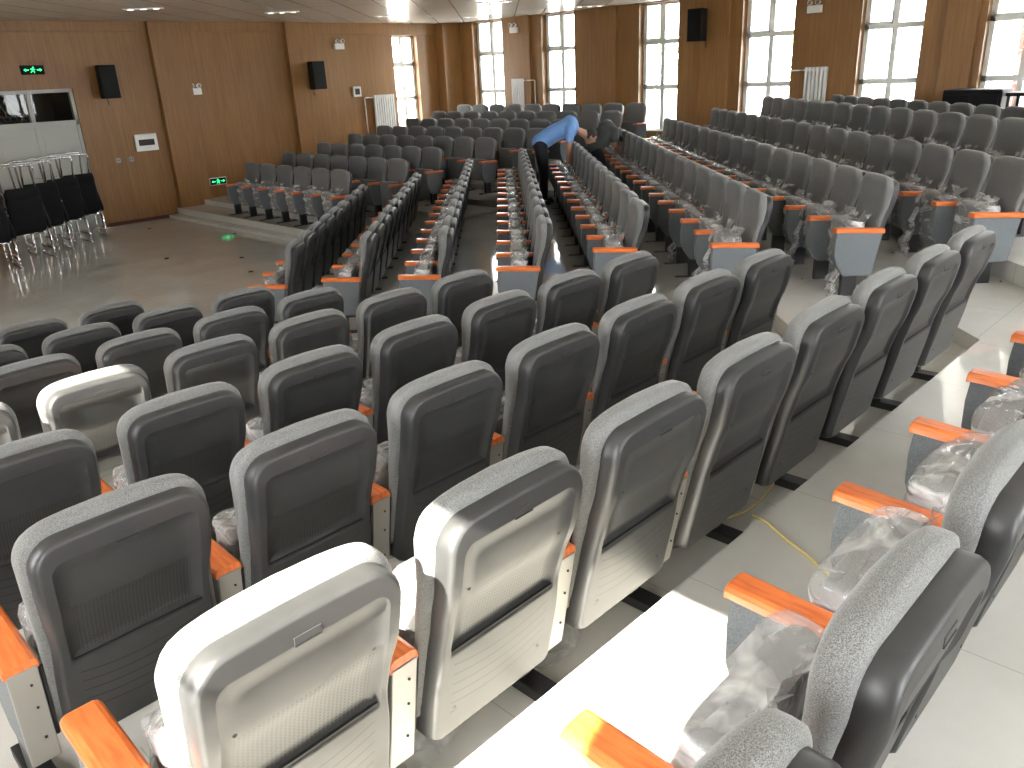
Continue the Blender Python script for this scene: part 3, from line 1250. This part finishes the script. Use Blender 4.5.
# black equipment cabinets behind the back row
t = empty('equipment_cabinet', (13.95, 3.86, 0.895))
tag(t, 'black equipment cabinet standing behind the back row under the window', 'cabinet')
b = MB().mat('black_plastic')
b.box(-0.30, 0.30, -0.40, 0.40, 0.05, 0.97, 0.02, 3)
b.obj('body', t)
b = MB().mat('black_leather')
b.box(-0.325, -0.29, -0.36, -0.02, 0.10, 0.90, 0.006, 1)
b.box(-0.325, -0.29, 0.02, 0.36, 0.10, 0.90, 0.006, 1)
b.obj('front_door', t)
for i, yy in enumerate((-0.36, 0.36)):
    for xx in (-0.25, 0.25):
        b = MB().mat('black_metal')
        b.disc((xx, yy*0.9, 0.0), 0.03, 0.05, 'z', 10)
        b.obj('foot', t)
t = empty('side_table', (13.95, 3.02, 0.895))
tag(t, 'low black table beside the equipment cabinet at the back wall', 'table')
b = MB().mat('black_plastic')
b.box(-0.30, 0.30, -0.40, 0.40, 0.87, 0.92, 0.008, 2)
b.obj('tabletop', t)
for xx in (-0.26, 0.26):
    for yy in (-0.36, 0.36):
        b = MB().mat('black_metal')
        b.box(xx-0.02, xx+0.02, yy-0.02, yy+0.02, 0.0, 0.87, 0.003, 1)
        b.obj('leg', t)

# ------------------------------------------------------------------ stacked visitor chairs by the door


def visitor_meshes():
    out = {}
    b = MB().mat('black_leather')
    b.rings([section(0.235*k, -0.23*k, 0.23*k, z, 24, 0.45) for z, k in ((0.425, 0.9), (0.43, 0.97), (0.45, 1.0), (0.475, 1.0), (0.49, 0.96), (0.497, 0.85))])
    out['seat'] = b.mesh('seat')
    b = MB().mat('black_leather')
    rs = []
    for i in range(12):
        t_ = i/11
        z = 0.44+0.54*t_
        y = -0.22-0.09*t_
        k = sqrt(max(0.0, 1-abs(2*t_-1)**5))
        k = max(k, 0.35)
        rs.append(section(0.250*(0.85+0.15*k), y-0.034*k, y+0.034*k, z, 20, 0.40))
    b.rings(rs)
    out['backrest'] = b.mesh('backrest')
    for s, nm in ((-1, 'a'), (1, 'b')):
        x = s*0.275
        b = MB().mat('chrome')
        b.tube([(x, -0.24, 0.012), (x, 0.22, 0.012), (x, 0.255, 0.03), (x, 0.26, 0.07), (x, 0.245, 0.40), (x, 0.235, 0.60), (x, 0.21, 0.645), (x, 0.16, 0.655), (x, -0.20, 0.655)], 0.015, 8)
        b.tube([(x, -0.22, 0.012), (x, -0.235, 0.06), (x*0.93, -0.20, 0.42)], 0.015, 8)
        out['frame'+nm] = b.mesh('side_frame')
        b = MB().mat('black_plastic')
        b.box(x-0.022, x+0.022, -0.18, 0.18, 0.662, 0.685, 0.008, 2)
        out['pad'+nm] = b.mesh('arm_pad')
    b = MB().mat('chrome')
    b.tube([(-0.275, 0.18, 0.415), (0.275, 0.18, 0.415)], 0.011, 8)
    b.tube([(-0.26, -0.18, 0.415), (0.26, -0.18, 0.415)], 0.011, 8)
    b.tube([(-0.18, -0.18, 0.42), (-0.18, -0.225, 0.52), (-0.18, -0.30, 0.90)], 0.009, 6)
    b.tube([(0.18, -0.18, 0.42), (0.18, -0.225, 0.52), (0.18, -0.30, 0.90)], 0.009, 6)
    for x_ in (-0.15, 0.15):
        b.tube([(x_, -0.18, 0.415), (x_, 0.18, 0.415)], 0.009, 6)
    out['cross'] = b.mesh('cross_bars')
    return out


VM = visitor_meshes()
stacks = [(2.98, 13.62), (3.60, 14.12), (4.02, 14.56), (4.44, 14.95), (4.86, 15.36)]
snames = ['stack at the picture edge', 'stack with the chrome rail nearest the front', 'middle stack', 'second stack from the wall', 'stack nearest the door wall']
for si, (sx, sy) in enumerate(stacks):
    for lev in range(3):
        inv = lev == 2
        t = empty('visitor_chair', (sx, sy, 0.135*lev), 0.10*(si % 2)-0.05)
        if inv:
            t.location = (sx, sy, 1.44)
            t.rotation_euler = (0, pi, pi/2+0.12*(si % 2)-0.1)
        tag(t, 'black chrome-framed visitor chair, %s of the %s' % (['bottom', 'upright second', 'upturned top'][lev], snames[si]), 'chair', 'stacked visitor chairs')
        link('seat', VM['seat'], t)
        link('backrest', VM['backrest'], t)
        link('cross_bars', VM['cross'], t)
        for q in 'ab':
            f = link('side_frame', VM['frame'+q], t)
            link('arm_pad', VM['pad'+q], f)

# ------------------------------------------------------------------ people


def skinned(name, pts, edges, root, mat, parent, vox=0.012):
    """one continuous surface: tapered limbs joined at the joints and fused by a voxel remesh"""
    b = MB().mat(mat)

    def rad(r):
        return r if isinstance(r, tuple) else (r, r)
    for p, r in pts:
        rx, ry = rad(r)
        bb = bmesh.new()
        bmesh.ops.create_uvsphere(bb, u_segments=14, v_segments=10, radius=1)
        for v in bb.verts:
            v.co = Vector((v.co.x*rx, v.co.y*ry, v.co.z*min(rx, ry))) + Vector(p)
        b.merge(bb)
    for i, j in edges:
        (p, r), (q, u) = pts[i], pts[j]
        p, q = Vector(p), Vector(q)
        (rx, ry), (ux, uy) = rad(r), rad(u)
        d = (q-p)
        if d.length < 1e-5:
            continue
        d.normalize()
        X = Vector((1, 0, 0))
        X = (X - d*X.dot(d))
        X = X.normalized() if X.length > 0.2 else d.cross(Vector((0, 1, 0))).normalized()
        Y = d.cross(X)
        rs = []
        for t in (0.0, 0.33, 0.66, 1.0):
            c = p.lerp(q, t)
            a_, b_ = rx+(ux-rx)*t, ry+(uy-ry)*t
            rs.append([c + X*a_*cos(2*pi*k/16) + Y*b_*sin(2*pi*k/16) for k in range(16)])
        b.rings(rs)
    o = b.obj(name, parent)
    rm = o.modifiers.new('fuse', 'REMESH')
    rm.mode = 'VOXEL'
    rm.voxel_size = vox
    rm.use_smooth_shade = True
    sm = o.modifiers.new('relax', 'SMOOTH')
    sm.factor = 0.5
    sm.iterations = 3
    dg = bpy.context.evaluated_depsgraph_get()
    m2 = bpy.data.meshes.new_from_object(o.evaluated_get(dg))
    o.modifiers.clear()
    o.data = m2
    m2.name = name
    m2.materials.clear()
    m2.materials.append(MATS[mat])
    for f in m2.polygons:
        f.use_smooth = True
        f.material_index = 0
    return o


def ball(name, mat, c, r, parent, n=14, fn=None):
    b = MB().mat(mat)
    bb = bmesh.new()
    bmesh.ops.create_uvsphere(bb, u_segments=20, v_segments=14, radius=1)
    for v in bb.verts:
        p = Vector((v.co.x*r[0], v.co.y*r[1], v.co.z*r[2]))
        if fn:
            p = fn(p)
        v.co = p + Vector(c)
    b.merge(bb, smooth=True)
    return b.obj(name, parent)


def hand(parent, wrist, dirv, side, curl=0.5, s=1.0):
    """palm with five bent fingers, hanging from the wrist; returns (pts, edges) for the body skin"""
    return None


def person(name_label, loc, rz, shirt, trouser, hips, chest, headp, hand_l, hand_r, elbow_l, elbow_r, foot_l, foot_r, knee_l, knee_r, group=None):
    """local frame: faces +Y; joints given as local points"""
    t = empty('person', loc, rz)
    tag(t, name_label, 'person', group)
    V = Vector
    hips, chest, headp = V(hips), V(chest), V(headp)
    mid = (hips+chest)/2 + V((0, 0, 0.03))
    ax = (chest-hips).normalized()
    neck = chest + (headp-chest)*0.35
    shl = chest + V((-0.17, 0, -0.01))
    shr = chest + V((0.17, 0, -0.01))
    hl, hr = hips + V((-0.09, 0, -0.05)), hips + V((0.09, 0, -0.05))
    P = [(hips, (0.15, 0.12)), (mid, (0.14, 0.115)), (chest, (0.155, 0.125)), (neck, 0.055), (headp*0.5+neck*0.5, 0.06), (headp, 0.085)]
    E = [(0, 1), (1, 2), (2, 3), (3, 4), (4, 5)]
    # arms
    for sh, el, ha in ((shl, V(elbow_l), V(hand_l)), (shr, V(elbow_r), V(hand_r))):
        i = len(P)
        d = (ha-el).normalized()
        side = d.cross(V((1, 0, 0)))
        P += [(sh, 0.062), (sh*0.5+el*0.5, 0.048), (el, 0.040), (el*0.5+ha*0.5, 0.036), (ha, 0.026), (ha+d*0.055, (0.036, 0.018))]
        E += [(2, i), (i, i+1), (i+1, i+2), (i+2, i+3), (i+3, i+4), (i+4, i+5)]
        pal = ha+d*0.06
        for q, (dx, ln) in enumerate(((-0.030, 0.07), (-0.010, 0.080), (0.010, 0.075), (0.028, 0.058))):
            j = len(P)
            b0 = pal + V((dx, 0, 0)) + d*0.025
            P += [(b0, 0.009), (b0 + d*ln*0.55 + V((0, 0.012, 0)), 0.0085), (b0 + d*ln*0.9 + V((0, 0.03, -0.005)), 0.007)]
            E += [(i+5, j), (j, j+1), (j+1, j+2)]
        j = len(P)
        sgn = 1 if sh.x < 0 else -1
        P += [(ha + d*0.03 + V((sgn*0.035, 0.01, 0)), 0.010), (ha + d*0.07 + V((sgn*0.055, 0.025, 0)), 0.008)]
        E += [(i+4, j), (j, j+1)]
    # legs
    for hp, kn, ft in ((hl, V(knee_l), V(foot_l)), (hr, V(knee_r), V(foot_r))):
        i = len(P)
        P += [(hp, 0.095), (hp*0.5+kn*0.5, 0.078), (kn, 0.056), (kn*0.5+ft*0.5, 0.050), (ft + V((0, 0, 0.07)), 0.036), (ft + V((0, 0.10, 0.035)), (0.035, 0.028))]
        E += [(0, i), (i, i+1), (i+1, i+2), (i+2, i+3), (i+3, i+4), (i+4, i+5)]
    skinned('body', P, E, 0, 'skin', t, 0.009)
    # clothing follows the body a little outside it
    C = [(hips+V((0, 0, 0.0)), (0.165, 0.135)), (mid, (0.160, 0.135)), (chest, (0.178, 0.145)), (chest*0.6+neck*0.4, 0.075)]
    CE = [(0, 1), (1, 2), (2, 3)]
    for sh, el in ((shl, V(elbow_l)), (shr, V(elbow_r))):
        i = len(C)
        C += [(sh, 0.078), (sh*0.45+el*0.55, 0.066)]
        CE += [(2, i), (i, i+1)]
    skinned('shirt', C, CE, 0, shirt, t)
    T_ = [(hips+V((0, 0, -0.02)), (0.158, 0.132))]
    TE = []
    for hp, kn, ft in ((hl, V(knee_l), V(foot_l)), (hr, V(knee_r), V(foot_r))):
        i = len(T_)
        T_ += [(hp, 0.108), (hp*0.5+kn*0.5, 0.092), (kn, 0.072), (kn*0.5+ft*0.5, 0.066), (ft + V((0, 0, 0.09)), 0.056)]
        TE += [(0, i), (i, i+1), (i+1, i+2), (i+2, i+3), (i+3, i+4)]
    skinned('trousers', T_, TE, 0, trouser, t)
    for ft in (V(foot_l), V(foot_r)):
        b = MB().mat('shoe')
        b.rings([section(0.048*k, -0.08+ft.y if k else ft.y, 0.0+ft.y, z, 16, 0.6) for z, k in ((0.0, 0.9), (0.01, 1), (0.06, 1.0), (0.09, 0.8))] if False else
                [[(x+ft.x, y*1.0+ft.y+0.03, z+ft.z) for x, y, z in section(0.046*k, -0.13*k, 0.13*k, zz, 16, 0.7)] for zz, k in ((0.0, 0.94), (0.012, 1.0), (0.045, 0.95), (0.075, 0.70))])
        b.obj('shoe', t)
    # head: skull, nose, ears
    dn = (headp-neck).normalized()
    face = V((0, dn.z*-1 if False else 0.8, -0.6)).normalized()

    def shape(p):
        if p.z < 0:
            p = V((p.x*(1+0.35*p.z/0.12), p.y*(1+0.15*p.z/0.12), p.z))
        return p
    H = empty('head_rig', (0, 0, 0))
    bpy.data.objects.remove(H)
    Rm = face.to_track_quat('Y', 'Z').to_matrix()
    b = MB().mat('skin')
    bb = bmesh.new()
    bmesh.ops.create_uvsphere(bb, u_segments=20, v_segments=14, radius=1)
    for v in bb.verts:
        v.co = headp + Rm @ shape(V((v.co.x*0.075, v.co.y*0.095, v.co.z*0.115)))
    b.merge(bb, smooth=True)
    for s in (-1, 1):
        bb = bmesh.new()
        bmesh.ops.create_uvsphere(bb, u_segments=10, v_segments=8, radius=1)
        for v in bb.verts:
            v.co = headp + Rm @ V((s*0.076+v.co.x*0.010, v.co.y*0.018-0.005, v.co.z*0.032))
        b.merge(bb, smooth=True)
    for z0, w_, l_ in ((-0.005, 0.014, 0.024),):
        bb = bmesh.new()
        bmesh.ops.create_uvsphere(bb, u_segments=10, v_segments=8, radius=1)
        for v in bb.verts:
            v.co = headp + Rm @ V((v.co.x*w_, 0.092+v.co.y*l_*0.7, z0-0.01+v.co.z*0.026))
        b.merge(bb, smooth=True)
    b.mat('baseboard')
    bb = bmesh.new()
    bmesh.ops.create_uvsphere(bb, u_segments=10, v_segments=6, radius=1)
    for v in bb.verts:
        v.co = headp + Rm @ V((v.co.x*0.026, 0.086+v.co.y*0.006, -0.055+v.co.z*0.006))
    b.merge(bb, smooth=True)
    b.mat('hair')
    for s in (-1, 1):
        bb = bmesh.new()
        bmesh.ops.create_uvsphere(bb, u_segments=10, v_segments=6, radius=1)
        for v in bb.verts:
            v.co = headp + Rm @ V((s*0.031+v.co.x*0.013, 0.083+v.co.y*0.006, 0.012+v.co.z*0.007))
        b.merge(bb, smooth=True)
    b.obj('face', t)
    b = MB().mat('hair')
    bb = bmesh.new()
    bmesh.ops.create_uvsphere(bb, u_segments=20, v_segments=14, radius=1)
    for v in bb.verts:
        p = V((v.co.x*0.084, v.co.y*0.104-0.012, v.co.z*0.118+0.012))
        if p.y > 0.045 and p.z < 0.06:
            p.y = 0.045
        if p.z < -0.045:
            p.z = -0.045
            p.y = min(p.y, 0.0)
        n_ = noise.noise(p*60)*0.004
        v.co = headp + Rm @ (p*(1+n_))
    b.merge(bb, smooth=True)
    b.obj('hair', t)
    return t


# man in blue bending over the seats of the fifth row, seen from his side; local +Y points to -lat
A1 = mp(12.95, -0.62, MZ[4])
person('person in light blue shirt and black trousers bending over the seats', A1, -3*pi/4, 'shirt_blue', 'trousers_black',
       (0, -0.02, 0.95), (0, 0.44, 1.16), (0, 0.76, 1.00), (-0.15, 0.46, 0.60), (0.15, 0.40, 0.60), (-0.20, 0.46, 0.86), (0.21, 0.40, 0.86),
       (-0.11, 0.02, 0.0), (0.11, -0.04, 0.0), (-0.11, 0.02, 0.46), (0.12, 0.02, 0.46))
A2 = mp(13.15, -1.46, MZ[5])
person('person in dark grey top crouching low between two seat rows', A2, -3*pi/4+0.55, 'top_dark', 'trousers_black',
       (0, -0.02, 0.68), (0, 0.26, 0.95), (0.0, 0.46, 0.76), (-0.16, 0.42, 0.58), (0.18, 0.40, 0.58), (-0.24, 0.26, 0.72), (0.24, 0.24, 0.72),
       (-0.12, 0.02, 0.0), (0.12, -0.02, 0.0), (-0.13, 0.06, 0.42), (0.13, 0.06, 0.42))

# ------------------------------------------------------------------ odds and ends on the floor
b = MB().mat('yellow_cord')
z = PZ[7]+0.006
pth = [(2.575, 1.28), (2.56, 1.21), (2.50, 1.11), (2.45, 1.00), (2.39, 0.91), (2.33, 0.80), (2.24, 0.70)]
b.tube([(x, y, z) for x, y in pth], 0.0045, 6)
tag(b.obj('yellow_rope'), 'thin yellow rope lying across the ledge in front of the wrapped seats', 'rope')
b = MB().mat('yellow_cord')
b.tube([(2.44, 1.44, 0.672), (2.60, 1.41, 0.672), (2.70, 1.375, 0.672), (2.82, 1.372, 0.672), (2.99, 1.40, 0.672), (3.12, 1.50, 0.672)], 0.004, 6)
tag(b.obj('yellow_rope'), 'short yellow rope on the floor behind the first full row of chairs', 'rope')


def sheet(cx_, cy_, z, w, h, seed, label, name='plastic_sheet'):
    b = MB().mat('plastic_film')
    rs = []
    for i in range(14):
        r = []
        for j in range(10):
            x = cx_ + w*(i/13-0.5)*(1+0.2*sin(j*1.3+seed))
            y = cy_ + h*(j/9-0.5)*(1+0.25*sin(i*0.9+seed))
            r.append((x, y, z + 0.012 + 0.035*abs(noise.noise(Vector((x*7+seed, y*9, seed))))))
        rs.append(r)
    b.rings(rs, cap0=False, cap1=False, closed=False)
    tag(b.obj(name), label, 'plastic sheet', 'clear packing film on the floor')


sheet(1.45, 1.58, 0.645, 0.9, 0.34, 1.0, 'crumpled clear film on the floor under the second sunlit chair')
sheet(2.5, 1.60, 0.645, 0.8, 0.30, 4.0, 'crumpled clear film on the floor under the third chair row end')
sheet(3.6, 1.60, 0.645, 0.6, 0.26, 7.0, 'crumpled clear film on the floor near the ledge corner')
sheet(4.6, 1.58, 0.645, 0.5, 0.26, 9.0, 'crumpled clear film on the floor beside the aisle end foot')
rnd = random.Random(5)
spots = [(6.9, 13.2), (7.1, 14.2), (5.6, 11.2), (5.9, 15.2), (7.4, 15.6), (5.2, 10.2), (4.9, 12.2)]
lbs = ['by the lower step in front of the far block', 'at the foot of the far block step', 'in the middle of the open stage floor', 'near the door wall skirting', 'on the step under the low exit sign', 'on the stage floor close to the front row', 'on the stage floor before the stacked chairs']
for (x, y), lb in zip(spots, lbs):
    b = MB().mat('grille_dark')
    zz = 0.0 if x < 6.9 else (0.055 if x < 6.93 else 0.12)
    if x == 6.9:
        x = 6.55
        zz = 0.0
    a = rnd.random()*3
    ca, sa = cos(a), sin(a)
    b.rings([[(x+(px*ca-py*sa), y+(px*sa+py*ca), zz+h_) for px, py, _ in section(0.035*k, -0.02*k, 0.02*k, 0, 10, 0.8)] for h_, k in ((0.0, 0.9), (0.008, 1.0), (0.016, 0.6))])
    tag(b.obj('packing_scrap'), 'small dark packing scrap ' + lb, 'scrap', 'dark packing scraps on the floor')

# ------------------------------------------------------------------ outdoors
b = MB().mat('outdoor_ground')
b.box(-60, 80, -60, 80, -0.9, -0.6)
struct(b.obj('ground_outside'))
b = MB().mat('red_paint')
b.box(XW+1.3, XW+1.5, 3.72, 3.92, -0.6, 5.5, 0.01, 1)
tag(b.obj('downpipe_column'), 'dull red column standing outside behind the last window', 'column')


def tree(x, y, h, seed, label):
    rnd = random.Random(seed)
    t = empty('tree', (x, y, -0.6))
    tag(t, label, 'tree', 'trees outside the windows')
    b = MB().mat('bark')
    b.tube([(0, 0, 0), (0.05, 0, h*0.35), (-0.05, 0.1, h*0.7)], [0.14, 0.11, 0.05], 8)
    b.obj('trunk', t)
    b = MB().mat('leaf')
    for i in range(650):
        u = rnd.random()*2*pi
        v = rnd.uniform(-1, 1)
        r = rnd.random()**0.4
        c = Vector((r*sqrt(1-v*v)*cos(u)*h*0.30, r*sqrt(1-v*v)*sin(u)*h*0.30, h*0.62+v*r*h*0.34))
        s = 0.16
        n1 = Vector((rnd.gauss(0, 1), rnd.gauss(0, 1), rnd.gauss(0, 1))).normalized()
        n2 = n1.cross(Vector((0.3, 0.5, 0.8))).normalized()
        vs = [b.bm.verts.new(c + n1*s*a_ + n2*s*b_) for a_, b_ in ((-1, 0), (0, -0.5), (1, 0), (0, 0.5))]
        b.face(vs)
    b.obj('crown', t)


tree(24, 17.5, 5.5, 1, 'green tree outside seen through the slim windows by the corner')
tree(25, 11.0, 5.2, 2, 'green tree outside seen through the tall middle window')
tree(25, 4.0, 5.0, 3, 'green tree outside seen through the window over the radiator')
tree(15.0, 24.0, 5.6, 4, 'green tree outside the slim window of the door wall')

# ------------------------------------------------------------------ light
w = bpy.data.worlds.new('sky')
S.world = w
w.use_nodes = True
bg = w.node_tree.nodes['Background']
bg.inputs['Color'].default_value = (0.98, 0.985, 1.0, 1)
bg.inputs['Strength'].default_value = 15.5
sd = bpy.data.lights.new('sun', 'SUN')
sd.energy = 36.0
sd.angle = 0.009
sd.color = (1.0, 0.92, 0.80)
so = bpy.data.objects.new('sun', sd)
COL.objects.link(so)
SUND = Vector((1.0, 0.22, -0.80)).normalized()
so.rotation_euler = SUND.to_track_quat('-Z', 'Y').to_euler()

S.view_settings.view_transform = 'Standard'
S.view_settings.look = 'None'
S.view_settings.gamma = 1.0
S.view_settings.exposure = 1.0
S.cycles.use_denoising = True
S.cycles.max_bounces = 10
S.cycles.diffuse_bounces = 5
S.cycles.transparent_max_bounces = 24
S.cycles.sample_clamp_indirect = 6.0
S.cycles.caustics_reflective = False
S.cycles.caustics_refractive = False
print('chairs', NCH, 'objects', len(bpy.data.objects))
